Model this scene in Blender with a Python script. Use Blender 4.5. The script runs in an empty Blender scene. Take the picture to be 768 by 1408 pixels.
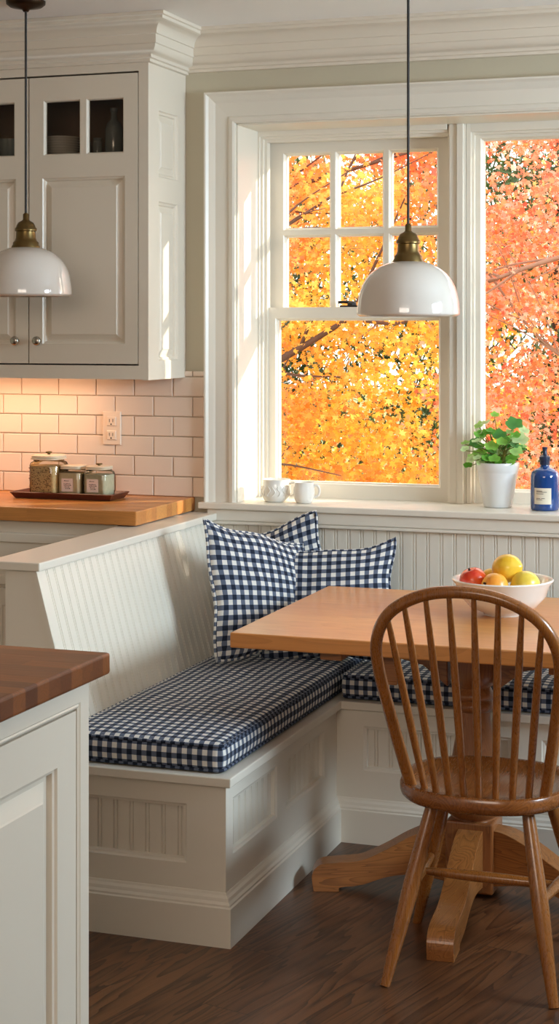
import bpy, math, random
import numpy as np
from mathutils import Vector, Matrix, noise
random.seed(7)
PI = math.pi
SC = bpy.context.scene
COL = SC.collection

# ------------------------------------------------------------------ materials
def mat(name):
    m = bpy.data.materials.new(name); m.use_nodes = True
    nt = m.node_tree; nt.nodes.clear()
    out = nt.nodes.new('ShaderNodeOutputMaterial')
    return m, nt, out
def N(nt, t, **kw):
    n = nt.nodes.new(t)
    for k, v in kw.items():
        if k.startswith('i_'):
            key = k[2:]
            key = int(key) if key.isdigit() else key.replace('_', ' ')
            n.inputs[key].default_value = v
        else: setattr(n, k, v)
    return n
def L(nt, a, b): nt.links.new(a, b)
def srgb(r, g, b):
    f = lambda c: (c/255/12.92) if c/255 <= .04045 else ((c/255+.055)/1.055)**2.4
    return (f(r), f(g), f(b), 1)
def paint(name, col, rough=.4, bump=.02, scale=300, var=.03):
    m, nt, out = mat(name)
    p = N(nt, 'ShaderNodeBsdfPrincipled'); p.inputs['Roughness'].default_value = rough
    tc = N(nt, 'ShaderNodeTexCoord')
    n1 = N(nt, 'ShaderNodeTexNoise', i_Scale=scale, i_Detail=2.0); L(nt, tc.outputs['Object'], n1.inputs['Vector'])
    n2 = N(nt, 'ShaderNodeTexNoise', i_Scale=3.0, i_Detail=3.0); L(nt, tc.outputs['Object'], n2.inputs['Vector'])
    mx = N(nt, 'ShaderNodeMix', data_type='RGBA')
    mx.inputs[6].default_value = tuple(c*(1-var) for c in col[:3])+(1,); mx.inputs[7].default_value = tuple(min(1, c*(1+var)) for c in col[:3])+(1,)
    L(nt, n2.outputs['Fac'], mx.inputs[0]); L(nt, mx.outputs[2], p.inputs['Base Color'])
    b = N(nt, 'ShaderNodeBump', i_Strength=bump, i_Distance=.002); L(nt, n1.outputs['Fac'], b.inputs['Height']); L(nt, b.outputs[0], p.inputs['Normal'])
    L(nt, p.outputs[0], out.inputs[0]); return m
def wood(name, c1, c2, dark, axis='X', strip=None, cross='Y', length=.6, rough=.35, rot=0.0, ring=1.0, coat=.0, gap=0.0, sv=.35, gs=1.0):
    """planked or solid wood; grain runs along axis, strips change along cross"""
    m, nt, out = mat(name)
    p = N(nt, 'ShaderNodeBsdfPrincipled'); p.inputs['Coat Weight'].default_value = coat; p.inputs['Coat Roughness'].default_value = .15
    tc = N(nt, 'ShaderNodeTexCoord')
    mp = N(nt, 'ShaderNodeMapping'); mp.inputs['Rotation'].default_value = (0, 0, rot)
    L(nt, tc.outputs['Object'], mp.inputs['Vector'])
    sp = N(nt, 'ShaderNodeSeparateXYZ'); L(nt, mp.outputs[0], sp.inputs[0])
    third = [a for a in 'XYZ' if a not in (axis, cross)][0]
    A, Cc, T = sp.outputs[axis], sp.outputs[cross], sp.outputs[third]
    def M(op, a, b=None, c=None):
        n = N(nt, 'ShaderNodeMath', operation=op)
        for i, v in enumerate((a, b, c)):
            if v is None: continue
            if isinstance(v, (int, float)): n.inputs[i].default_value = v
            else: L(nt, v, n.inputs[i])
        return n.outputs[0]
    if strip:
        q = M('DIVIDE', Cc, strip); idx = M('FLOOR', q)
        wn = N(nt, 'ShaderNodeTexWhiteNoise', noise_dimensions='1D'); L(nt, idx, wn.inputs['W'])
        q2 = M('ADD', M('DIVIDE', A, length), M('MULTIPLY', wn.outputs['Value'], 7.3)); seg = M('FLOOR', q2)
        cb = N(nt, 'ShaderNodeCombineXYZ'); L(nt, idx, cb.inputs[0]); L(nt, seg, cb.inputs[1])
        w2 = N(nt, 'ShaderNodeTexWhiteNoise', noise_dimensions='3D'); L(nt, cb.outputs[0], w2.inputs['Vector'])
        rnd = w2.outputs['Value']
    else: rnd = None
    # stretched grain
    cv = N(nt, 'ShaderNodeCombineXYZ')
    L(nt, M('MULTIPLY', A, 1.5*gs), cv.inputs[0])
    yy = M('MULTIPLY', Cc, 15.0*gs); zz = M('MULTIPLY', T, 15.0*gs)
    if rnd is not None: yy = M('ADD', yy, M('MULTIPLY', rnd, 91.0)); zz = M('ADD', zz, M('MULTIPLY', rnd, 37.0))
    L(nt, yy, cv.inputs[1]); L(nt, zz, cv.inputs[2])
    g = N(nt, 'ShaderNodeTexNoise', i_Scale=1.0, i_Detail=2.0, i_Roughness=.45, i_Distortion=.5*ring); L(nt, cv.outputs[0], g.inputs['Vector'])
    cv2 = N(nt, 'ShaderNodeCombineXYZ'); L(nt, M('MULTIPLY', A, 10.0), cv2.inputs[0])
    L(nt, M('MULTIPLY', Cc, 420.0), cv2.inputs[1]); L(nt, M('MULTIPLY', T, 420.0), cv2.inputs[2])
    g2 = N(nt, 'ShaderNodeTexNoise', i_Scale=1.0, i_Detail=2.0); L(nt, cv2.outputs[0], g2.inputs['Vector'])
    # cathedral bands
    bands = M('FRACT', M('MULTIPLY', g.outputs['Fac'], 17.0*ring))
    bands = M('POWER', bands, 2.0)
    mx = N(nt, 'ShaderNodeMix', data_type='RGBA'); mx.inputs[6].default_value = c1; mx.inputs[7].default_value = c2
    L(nt, g.outputs['Fac'] if rnd is None else rnd, mx.inputs[0])
    m2 = N(nt, 'ShaderNodeMix', data_type='RGBA'); m2.inputs[7].default_value = dark
    L(nt, mx.outputs[2], m2.inputs[6])
    f = M('ADD', M('MULTIPLY', bands, sv), M('MULTIPLY', g2.outputs['Fac'], .25))
    if strip and gap:
        fr = M('FRACT', q); e = M('LESS_THAN', fr, gap/strip); fr2 = M('FRACT', q2); e2 = M('LESS_THAN', fr2, gap/length)
        f = M('MINIMUM', M('ADD', f, M('MULTIPLY', M('MAXIMUM', e, e2), .8)), 1.0)
    L(nt, f, m2.inputs[0]); L(nt, m2.outputs[2], p.inputs['Base Color'])
    rr = M('ADD', M('MULTIPLY', g2.outputs['Fac'], .15), rough-.07); L(nt, rr, p.inputs['Roughness'])
    b = N(nt, 'ShaderNodeBump', i_Strength=.12, i_Distance=.001); L(nt, f, b.inputs['Height']); b.invert = True
    L(nt, b.outputs[0], p.inputs['Normal']); L(nt, p.outputs[0], out.inputs[0]); return m
def simple(name, col, rough=.4, metal=0, coat=0, trans=0, var=.06, scale=40):
    m, nt, out = mat(name)
    p = N(nt, 'ShaderNodeBsdfPrincipled'); p.inputs['Roughness'].default_value = rough; p.inputs['Metallic'].default_value = metal
    p.inputs['Coat Weight'].default_value = coat
    tc = N(nt, 'ShaderNodeTexCoord'); n = N(nt, 'ShaderNodeTexNoise', i_Scale=float(scale), i_Detail=3.0); L(nt, tc.outputs['Object'], n.inputs['Vector'])
    mx = N(nt, 'ShaderNodeMix', data_type='RGBA'); mx.inputs[6].default_value = tuple(c*(1-var) for c in col[:3])+(1,); mx.inputs[7].default_value = tuple(min(1, c*(1+var)) for c in col[:3])+(1,)
    L(nt, n.outputs['Fac'], mx.inputs[0]); L(nt, mx.outputs[2], p.inputs['Base Color'])
    if trans:
        tr = N(nt, 'ShaderNodeBsdfTranslucent'); L(nt, mx.outputs[2], tr.inputs['Color'])
        ms = N(nt, 'ShaderNodeMixShader'); ms.inputs[0].default_value = trans
        L(nt, p.outputs[0], ms.inputs[1]); L(nt, tr.outputs[0], ms.inputs[2]); L(nt, ms.outputs[0], out.inputs[0])
    else: L(nt, p.outputs[0], out.inputs[0])
    return m
def clear_glass(name, tint=(1, 1, 1, 1), refl=1.0):
    m, nt, out = mat(name)
    t = N(nt, 'ShaderNodeBsdfTransparent'); t.inputs[0].default_value = tint
    g = N(nt, 'ShaderNodeBsdfGlossy'); g.inputs['Roughness'].default_value = .02
    fr = N(nt, 'ShaderNodeFresnel', i_IOR=1.45)
    mm = N(nt, 'ShaderNodeMath', operation='MULTIPLY'); mm.inputs[1].default_value = refl; L(nt, fr.outputs[0], mm.inputs[0])
    ms = N(nt, 'ShaderNodeMixShader'); L(nt, mm.outputs[0], ms.inputs[0]); L(nt, t.outputs[0], ms.inputs[1]); L(nt, g.outputs[0], ms.inputs[2])
    L(nt, ms.outputs[0], out.inputs[0]); return m
def gingham(name, p=.026):
    m, nt, out = mat(name)
    pr = N(nt, 'ShaderNodeBsdfPrincipled'); pr.inputs['Roughness'].default_value = .85
    pr.inputs['Specular IOR Level'].default_value = .4
    uv = N(nt, 'ShaderNodeUVMap'); uv.uv_map = 'UVMap'
    sp = N(nt, 'ShaderNodeSeparateXYZ'); L(nt, uv.outputs[0], sp.inputs[0])
    def st(o):
        a = N(nt, 'ShaderNodeMath', operation='DIVIDE'); L(nt, o, a.inputs[0]); a.inputs[1].default_value = p
        b = N(nt, 'ShaderNodeMath', operation='FRACT'); L(nt, a.outputs[0], b.inputs[0])
        c = N(nt, 'ShaderNodeMath', operation='LESS_THAN'); L(nt, b.outputs[0], c.inputs[0]); c.inputs[1].default_value = .5
        return c.outputs[0]
    ad = N(nt, 'ShaderNodeMath', operation='ADD'); L(nt, st(sp.outputs[0]), ad.inputs[0]); L(nt, st(sp.outputs[1]), ad.inputs[1])
    hf = N(nt, 'ShaderNodeMath', operation='MULTIPLY'); hf.inputs[1].default_value = .5; L(nt, ad.outputs[0], hf.inputs[0])
    cr = N(nt, 'ShaderNodeValToRGB'); cr.color_ramp.interpolation = 'CONSTANT'
    e = cr.color_ramp.elements; e[0].position = 0; e[0].color = srgb(226, 222, 214)
    e[1].position = .25; e[1].color = srgb(94, 102, 120); x = e.new(.75); x.color = srgb(16, 28, 48)
    L(nt, hf.outputs[0], cr.inputs[0]); L(nt, cr.outputs[0], pr.inputs['Base Color'])
    tc = N(nt, 'ShaderNodeTexNoise', i_Scale=700.0, i_Detail=1.0); L(nt, uv.outputs[0], tc.inputs['Vector'])
    b = N(nt, 'ShaderNodeBump', i_Strength=.25, i_Distance=.001); L(nt, tc.outputs['Fac'], b.inputs['Height']); L(nt, b.outputs[0], pr.inputs['Normal'])
    L(nt, pr.outputs[0], out.inputs[0]); return m
def leafmat(name, trans=.5, rough=.6):
    m, nt, out = mat(name)
    at = N(nt, 'ShaderNodeAttribute'); at.attribute_name = 'tint'
    p = N(nt, 'ShaderNodeBsdfPrincipled'); p.inputs['Roughness'].default_value = rough; L(nt, at.outputs['Color'], p.inputs['Base Color'])
    tr = N(nt, 'ShaderNodeBsdfTranslucent'); L(nt, at.outputs['Color'], tr.inputs[0])
    ms = N(nt, 'ShaderNodeMixShader'); ms.inputs[0].default_value = trans
    L(nt, p.outputs[0], ms.inputs[1]); L(nt, tr.outputs[0], ms.inputs[2]); L(nt, ms.outputs[0], out.inputs[0]); return m

M_white = paint('white_paint', srgb(226, 218, 203), .32)
M_cab = paint('cabinet_paint', srgb(222, 210, 192), .35)
M_wall = paint('sage_wall_paint', srgb(192, 182, 158), .6)
M_ceil = paint('ceiling_paint', srgb(246, 242, 238), .7)
M_tile = paint('glazed_tile', srgb(232, 214, 196), .12, .01, 8, .04)
M_grout = paint('grout', srgb(206, 188, 166), .9)
M_floor = wood('oak_floor', srgb(120, 76, 44), srgb(92, 56, 33), srgb(34, 18, 10), 'Y', .125, 'X', 1.5, .34, rot=math.radians(14), gap=.0022, sv=.7, ring=.62, gs=.85)
M_table = wood('cherry_table_wood', srgb(226, 158, 86), srgb(206, 134, 68), srgb(150, 88, 40), 'X', .105, 'Y', 5.0, .32, coat=.2, sv=.22, ring=.6)
M_tleg = wood('oak_pedestal_wood', srgb(180, 118, 62), srgb(156, 94, 46), srgb(84, 46, 20), 'X', None, 'Y', rough=.3, coat=.2, sv=.5, ring=1.5)
M_tcol = wood('oak_column_wood', srgb(172, 110, 60), srgb(150, 88, 46), srgb(90, 48, 22), 'Z', None, 'Y', rough=.3, coat=.2, sv=.4, ring=1.2)
M_chair = wood('chair_wood', srgb(168, 106, 48), srgb(140, 82, 34), srgb(80, 42, 16), 'Z', None, 'Y', rough=.28, coat=.35, sv=.35)
M_cseat = wood('chair_seat_wood', srgb(160, 98, 48), srgb(134, 76, 34), srgb(76, 38, 16), 'Y', None, 'X', rough=.25, coat=.35, sv=.45)
M_block = wood('butcher_block', srgb(226, 158, 84), srgb(190, 118, 56), srgb(120, 68, 30), 'X', .042, 'Y', .55, .34, coat=.1, sv=.2)
M_isle = wood('walnut_block', srgb(142, 82, 38), srgb(90, 46, 22), srgb(44, 22, 12), 'X', .045, 'Y', .8, .36, coat=.08, sv=.2)
M_tray = wood('tray_wood', srgb(112, 52, 34), srgb(88, 38, 26), srgb(50, 20, 14), 'X', None, 'Y', rough=.35, coat=.2)
M_ging = gingham('navy_gingham')
M_brass = simple('aged_brass', srgb(122, 100, 62), .34, 1.0)
M_bronze = simple('dark_bronze', srgb(62, 48, 36), .4, 1.0)
M_dark = simple('black_cord', srgb(28, 22, 18), .5)
M_steel = simple('brushed_nickel', srgb(190, 184, 172), .25, 1.0)
M_glass = clear_glass('window_glass', (.97, .98, .97, 1), .5)
M_jarg = clear_glass('jar_glass', (.95, .95, .92, 1), 1.0)
M_cabg = clear_glass('cabinet_glass', (.93, .90, .86, 1), .6)
M_cer = simple('white_ceramic', srgb(236, 232, 224), .18, coat=.4, var=.02)
M_pot = simple('pot_ceramic', srgb(224, 224, 222), .25, coat=.3, var=.03, scale=12)
M_opal = simple('opal_glass', srgb(240, 232, 222), .08, coat=1.0, trans=.28, var=.01)
M_soil = simple('soil', srgb(50, 34, 24), .95, var=.3, scale=120)
M_blue = simple('blue_glass', srgb(22, 72, 142), .08, coat=1.0, var=.1, scale=15, trans=.15)
M_navyp = simple('navy_plastic', srgb(26, 40, 70), .35)
M_label = simple('paper_label', srgb(232, 222, 200), .8, var=.03)
M_pink = simple('pink_label', srgb(226, 196, 178), .8, var=.03)
M_ink = simple('ink', srgb(70, 52, 50), .8)
M_oat = simple('grain_fill', srgb(226, 192, 138), .9, var=.35, scale=160)
M_flour = simple('flour_fill', srgb(226, 206, 170), .9, var=.08, scale=60)
M_spice = simple('spice_fill', srgb(206, 194, 164), .9, var=.15, scale=90)
M_plast = simple('outlet_plastic', srgb(238, 218, 196), .3, var=.01)
M_bark = simple('bark', srgb(88, 62, 50), .9, var=.3, scale=14)
M_bark2 = simple('pale_bark', srgb(150, 118, 100), .9, var=.25, scale=14)
M_leaf = leafmat('maple_leaf', .5, .38)
M_green = leafmat('green_leaf', .35)
M_cabin = simple('cabinet_inside', srgb(96, 74, 56), .7, var=.04)
M_lawn = simple('lawn', srgb(96, 104, 52), .95, var=.4, scale=6)
M_stem = simple('plant_stem', srgb(112, 122, 52), .6)

# ------------------------------------------------------------------ geometry
class MB:
    def __init__(s): s.v = []; s.f = []; s.uv = None
    def add(s, vs, fs):
        o = len(s.v); s.v += [tuple(p) for p in vs]; s.f += [tuple(i+o for i in f) for f in fs]; return s
    def box(s, x0, x1, y0, y1, z0, z1):
        return s.add([(x0,y0,z0),(x1,y0,z0),(x1,y1,z0),(x0,y1,z0),(x0,y0,z1),(x1,y0,z1),(x1,y1,z1),(x0,y1,z1)],
              [(0,3,2,1),(4,5,6,7),(0,1,5,4),(1,2,6,5),(2,3,7,6),(3,0,4,7)])
    def prism(s, poly, a0, a1, fn):
        """closed 2-D polygon swept from a0 to a1; fn(p, a) -> xyz"""
        n = len(poly)
        vs = [fn(p, a0) for p in poly]+[fn(p, a1) for p in poly]
        fs = [(i, (i+1) % n, n+(i+1) % n, n+i) for i in range(n)]+[tuple(range(n))[::-1], tuple(range(n, 2*n))]
        return s.add(vs, fs)
    def lathe(s, prof, c, n=40, sx=1, sy=1):
        vs = []; fs = []
        for r, z in prof:
            for i in range(n):
                a = 2*PI*i/n; vs.append((c[0]+sx*r*math.cos(a), c[1]+sy*r*math.sin(a), c[2]+z))
        for j in range(len(prof)-1):
            for i in range(n):
                k = (i+1) % n; fs.append((j*n+i, j*n+k, (j+1)*n+k, (j+1)*n+i))
        if prof[0][0] > 1e-5: fs.append(tuple(range(n))[::-1])
        if prof[-1][0] > 1e-5: fs.append(tuple((len(prof)-1)*n+i for i in range(n)))
        return s.add(vs, fs)
    def tube(s, path, rad, n=12, closed=False, sq=1.0):
        P = [Vector(p) for p in path]; m = len(P)
        R = rad if isinstance(rad, (list, tuple)) else [rad]*m
        T = []
        for i in range(m):
            a = P[i-1] if (i > 0 or closed) else P[i]; b = P[(i+1) % m] if (i < m-1 or closed) else P[i]
            T.append((b-a).normalized())
        u = T[0].orthogonal().normalized(); vs = []
        for i in range(m):
            u = (u-T[i]*u.dot(T[i])).normalized(); w = T[i].cross(u)
            for k in range(n):
                a = 2*PI*k/n; vs.append(P[i]+(u*math.cos(a)+w*math.sin(a)*sq)*R[i])
        fs = []
        for i in range(m if closed else m-1):
            j = (i+1) % m
            for k in range(n):
                q = (k+1) % n; fs.append((i*n+k, i*n+q, j*n+q, j*n+k))
        if not closed: fs += [tuple(range(n))[::-1], tuple((m-1)*n+k for k in range(n))]
        return s.add(vs, fs)
    def face(s, U0, U1, V0, V1, holes, P):
        """flat face with rectangular holes, each hole = (u0,u1,v0,v1); P(u,v,depth)"""
        us = sorted({U0, U1, *[h[0] for h in holes], *[h[1] for h in holes]}); vs_ = sorted({V0, V1, *[h[2] for h in holes], *[h[3] for h in holes]})
        for i in range(len(us)-1):
            for j in range(len(vs_)-1):
                cu, cv = (us[i]+us[i+1])/2, (vs_[j]+vs_[j+1])/2
                if any(h[0] < cu < h[1] and h[2] < cv < h[3] for h in holes): continue
                s.add([P(us[i], vs_[j], 0), P(us[i+1], vs_[j], 0), P(us[i+1], vs_[j+1], 0), P(us[i], vs_[j+1], 0)], [(0,1,2,3)])
        return s
    def rings(s, u0, u1, v0, v1, prof, P, cap=True):
        """profile = [(inset, depth)...] from a rectangle inwards"""
        vs = []; fs = []
        for (a, d) in prof:
            vs += [P(u0+a, v0+a, d), P(u1-a, v0+a, d), P(u1-a, v1-a, d), P(u0+a, v1-a, d)]
        for j in range(len(prof)-1):
            for i in range(4): k = (i+1) % 4; fs.append((j*4+i, j*4+k, j*4+4+k, j*4+4+i))
        if cap: q = len(prof)*4-4; fs.append((q, q+1, q+2, q+3))
        return s.add(vs, fs)
    def beads(s, u0, u1, v0, v1, depth, P, sp=.0447, off=0.0, g=.0042, gd=.0038):
        """bead board: flat strips with a double groove between them"""
        pts = [(u0, 0)]
        k = math.ceil((u0+.012-off)/sp)
        while off+k*sp < u1-.012:
            c = off+k*sp
            pts += [(c-1.6*g, 0), (c-1.1*g, gd), (c-.6*g, .0004), (c+.6*g, .0004), (c+1.1*g, gd), (c+1.6*g, 0)]; k += 1
        pts.append((u1, 0))
        vs = [P(u, v0, depth-d) for u, d in pts]+[P(u, v1, depth-d) for u, d in pts]; n = len(pts)
        return s.add(vs, [(i, i+1, n+i+1, n+i) for i in range(n-1)])
    def build(s, name, m, parent=None, smooth=False, bevel=0, subs=0, seg=2):
        me = bpy.data.meshes.new(name)
        if parent is not None: o0 = Vector(parent.get('_w', parent.location))
        else:
            A = np.array(s.v); lo, hi = A.min(0), A.max(0); o0 = Vector(((lo[0]+hi[0])/2, (lo[1]+hi[1])/2, lo[2]))
        me.from_pydata([(p[0]-o0.x, p[1]-o0.y, p[2]-o0.z) for p in s.v], [], s.f); me.update()
        o = bpy.data.objects.new(name, me); COL.objects.link(o); me.materials.append(m)
        if s.uv is not None:
            ul = me.uv_layers.new(name='UVMap')
            for i, lo in enumerate(me.loops): ul.data[i].uv = s.uv[lo.vertex_index]
        if parent is not None: o.parent = parent; o['_w'] = tuple(o0)
        else: o.location = o0; o['_w'] = tuple(o0)
        if bevel:
            b = o.modifiers.new('b', 'BEVEL'); b.width = bevel; b.segments = seg; b.limit_method = 'ANGLE'; b.angle_limit = math.radians(40)
        if subs: q = o.modifiers.new('s', 'SUBSURF'); q.levels = subs; q.render_levels = subs
        if smooth:
            for pl in me.polygons: pl.use_smooth = True
            try: me.set_sharp_from_angle(angle=math.radians(50))
            except Exception: pass
        return o
def tag(o, label=None, cat=None, group=None, kind=None):
    if label: o['label'] = label
    if cat: o['category'] = cat
    if group: o['group'] = group
    if kind: o['kind'] = kind
    return o
def thing(name, label, cat, loc, group=None, kind=None):
    o = bpy.data.objects.new(name, None); COL.objects.link(o); o.location = loc; o['_w'] = tuple(loc); o.empty_display_size = .05
    return tag(o, label, cat, group, kind)
def spline(pts, k=8, closed=False):
    P = [Vector(p) for p in pts]; n = len(P); out = []
    for i in range(n if closed else n-1):
        a = P[(i-1) % n] if (i > 0 or closed) else P[i]; b = P[i]; c = P[(i+1) % n]; d = P[(i+2) % n] if (i+2 < n or closed) else c
        for j in range(k):
            t = j/k; out.append(.5*((2*b)+(c-a)*t+(2*a-5*b+4*c-d)*t*t+(3*b-a-3*c+d)*t**3))
    if not closed: out.append(P[-1])
    return out

# key planes: room axes, back wall face Y = 5.40, floor z = 0
YW = 5.40; ZC = 2.56; XL = -4.3; XR = 1.9; YF = -1.6
WX0, WX1, WZ0, WZ1 = -2.035, -.18, .935, 2.24

# ------------------------------------------------------------------ setting
def struct(o): o['kind'] = 'structure'; return o
struct(MB().box(XL-.1, XR+.1, YF-.1, YW+.36, -.06, 0).build('floor', M_floor))
struct(MB().box(XL-.1, XR+.1, YF-.1, YW+.36, ZC, ZC+.1).build('ceiling', M_ceil))
wb = MB()
wb.box(XL-.1, WX0, YW, YW+.36, 0, ZC); wb.box(WX1, XR+.1, YW, YW+.36, 0, ZC)
wb.box(WX0, WX1, YW, YW+.36, 0, WZ0-.002); wb.box(WX0, WX1, YW, YW+.36, WZ1, ZC)
struct(wb.build('wall_back', M_wall))
struct(MB().box(XL-.1, XL, YF, YW, 0, ZC).build('wall_left', M_wall))
struct(MB().box(XR, XR+.1, YF, YW, 0, ZC).build('wall_right', M_wall))
struct(MB().box(XL-.1, XR+.1, YF-.1, YF, 0, ZC).build('wall_front', M_wall))

def crown_profile(s=1.0):
    # (out from wall, down from ceiling)
    pts = [(0, 0), (.088, 0), (.088, .010), (.083, .013), (.083, .022), (.078, .025)]
    for i in range(7):
        a = i/6*PI/2; pts.append((.078-.030*math.sin(a), .025+.028*(1-math.cos(a))+.006*i/6))
    pts += [(.048, .060), (.044, .062), (.044, .088), (.040, .091)]
    for i in range(6):
        a = i/5*PI/2; pts.append((.040-.022*(1-math.cos(a)), .091+.026*math.sin(a)))
    pts += [(.016, .120), (.016, .128), (.010, .131), (.010, .140), (0, .142)]
    return [(a*s, b*s) for a, b in pts]
cp = crown_profile()
struct(MB().prism([(a, b) for a, b in cp], -2.228, XR, lambda p, a: (a, YW-p[0], ZC-p[1])).build('trim_1', M_cab, smooth=True))

# window casing, left leg + head + right leg, stepped profile
def casing_prof():
    return [(0, 0), (0, .016), (.008, .020), (.020, .018), (.024, .013), (.070, .015), (.078, .019), (.092, .024), (.100, .032), (.106, .032), (.106, 0)]
csp = casing_prof()
cs = MB()
def mitred(ptsfn):
    pass
n = len(csp)
path = [(WX0, WZ0+.02, -1, 0), (WX0, WZ1, -1, 1), (WX1, WZ1, 1, 1), (WX1, WZ0+.02, 1, 0)]
vs = []
for (x, z, dx, dz) in path:
    for a, d in csp: vs.append((x+dx*a, YW-d, z+dz*a))
fs = []
for j in range(3):
    for i in range(n): k = (i+1) % n; fs.append((j*n+i, j*n+k, (j+1)*n+k, (j+1)*n+i))
fs += [tuple(range(n)), tuple(range(3*n, 4*n))]
cs.add(vs, fs)
struct(cs.build('trim_2', M_white))

# bead board wainscot and rail on the back wall
P = lambda u, v, d: (u, YW-.015-d, v)
bd = MB().beads(-2.13, XR-.002, .40, .90, 0, P, off=-1.41); bd.box(-2.13, XR-.002, YW-.009, YW-.0005, .40, .895)
struct(bd.build('trim_3', M_white))
rl = MB().box(-2.13, XR, YW-.032, YW, .896, .9345); rl.box(-2.13, XR, YW-.03, YW, .884, .896)
struct(rl.build('trim_4', M_white, bevel=.003))

# ---- windows
SY = 5.64
w1 = thing('window_1', None, None, (-1.70, SY, .955), kind='structure')
w2 = thing('window_2', None, None, (-.73, SY, .955), kind='structure')
sl = MB().box(WX0-.125, WX1+.125, YW-.042, YW, .935, .957); sl.box(WX0+.001, WX1-.001, YW-.001, YW+.33, .935, .957)
sl.build('window_sill', M_white, w1, bevel=.004)
fr = MB()
fr.box(WX0, WX0+.006, YW-.002, YW+.34, .957, WZ1); fr.box(WX1-.006, WX1, YW-.002, YW+.34, .957, WZ1); fr.box(WX0, WX1, YW-.002, YW+.34, WZ1-.006, WZ1)
# stop beads on jamb and head
for k, (y, t) in enumerate([(SY-.045, .012), (SY-.03, .02), (SY-.012, .03)]):
    fr.box(WX0+.005, WX0+t, y, y+.03, .957, WZ1-.005); fr.box(WX0+t, -1.353, y, y+.03, WZ1-.012-t, WZ1-.005)
fr.box(WX0+.0061, -2.0185, SY+.03, SY+.1, .957, WZ1-.006); fr.box(WX0+.006, WX1-.006, SY+.03, SY+.1, 2.2055, WZ1-.006); fr.box(-1.3, WX1-.006, SY-.02, SY+.03, 2.2155, WZ1-.006)
fr.build('jamb', M_white, w1, bevel=.001)
mu = MB(); mu.box(-1.352, -1.29, SY-.03, SY+.12, .957, WZ1-.006); mu.box(-1.345, -1.32, SY-.042, SY, .957, WZ1-.006); mu.box(-1.318, -1.296, SY-.050, SY, .957, WZ1-.006)
mu.build('mullion', M_white, w1, bevel=.0015)
def sash(parent, name, x0, x1, z0, z1, y0, th, st, top, bot, grid=(1, 1)):
    m = MB()
    P = lambda u, v, d: (u, y0-d, v)
    gx0, gx1, gz0, gz1 = x0+st-.008, x1-st+.008, z0+bot-.012, z1-top+.010
    mt = .016
    holes = []
    cw = (gx1-gx0-mt*(grid[0]-1))/grid[0]; ch = (gz1-gz0-mt*(grid[1]-1))/grid[1]
    for i in range(grid[0]):
        for j in range(grid[1]):
            a = gx0+i*(cw+mt); b = gz0+j*(ch+mt); holes.append((a, a+cw, b, b+ch))
    m.face(x0, x1, z0, z1, holes, P)
    for h in holes: m.rings(*h, [(0, 0), (.003, -.003), (.005, -.012), (.009, -.015), (.009, -th+.004), (.0, -th)], P, cap=False)
    P2 = lambda u, v, d: (u, y0+th, v)
    m.face(x0, x1, z0, z1, holes, P2)
    m.rings(x0, x1, z0, z1, [(0, 0), (0, -th)], P, cap=False)
    o = m.build(name, M_white, parent)
    g = MB()
    for h in holes: g.box(h[0]+.005, h[1]-.005, y0+.017, y0+.021, h[2]+.005, h[3]-.005)
    g.build('pane', M_glass, o)
    return o
us = sash(w1, 'upper_sash', -2.018, -1.352, 1.575, 2.205, SY+.045, .04, .060, .050, .040, (3, 2))
ls = sash(w1, 'lower_sash', -2.012, -1.354, .957, 1.620, SY, .042, .040, .048, .058)
lk = MB().box(-1.745, -1.665, SY+.004, SY+.034, 1.620, 1.626); lk.lathe([(.016, 0), (.016, .008), (.009, .014), (0, .015)], (-1.705, SY+.02, 1.626), 16)
lk.tube([(-1.705, SY+.02, 1.636), (-1.735, SY+.015, 1.638), (-1.752, SY+.01, 1.636)], .005, 8)
lk.build('sash_lock', M_dark, ls, bevel=.001)
fw = MB()
for (a, b, y) in [(0, .016, SY-.030), (.0, .024, SY-.012)]:
    fw.box(-1.289+a, -1.29+b, y, y+.05, .957, WZ1-.005); fw.box(WX1-b, WX1-a-.005, y, y+.05, .957, WZ1-.005); fw.box(-1.29+b, WX1-b, y, y+.05, WZ1-.018-b, WZ1-.005)
fw.build('jamb', M_white, w2, bevel=.001)
sash(w2, 'fixed_sash', -1.272, WX1-.018, .957, 2.215, SY+.01, .045, .030, .036, .05)

# ------------------------------------------------------------------ backsplash
bs = thing('tiled_backsplash', 'cream subway tile backsplash between wooden counter and wall cabinet', 'backsplash', (-3.2, YW, .97))
MB().box(XL+.001, -2.147, YW-.004, YW-.0005, .97, 1.40).build('grout', M_grout, bs)
tl = MB(); TW, TH, G = .142, .0655, .003
for r in range(7):
    z0 = .971+r*(TH+G); z1 = min(z0+TH, 1.40); x = -2.150-(TW+G)*(.27 if r % 2 == 0 else .77); 
    xs = [(x, -2.150)]
    while x > XL+.1: xs.append((x-G-TW, x-G)); x -= TW+G
    for a, b in xs:
        if 1.40-z0 < .01: continue
        P = lambda u, v, d: (u, YW-.004-d, v)
        tl.rings(a, b, z0, z1, [(0, 0), (0, .005), (.0012, .0065), (.003, .007)], P)
tl.build('tiles', M_tile, bs)
ot = thing('power_outlet', 'cream double power outlet plate on the subway tiles', 'outlet', (-2.49, YW-.011, 1.14))
P = lambda u, v, d: (u, YW-.011-d, v)
MB().rings(-2.525, -2.457, 1.142, 1.258, [(0, 0), (0, .003), (.002, .005)], P).build('cover_plate', M_plast, ot)
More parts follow.
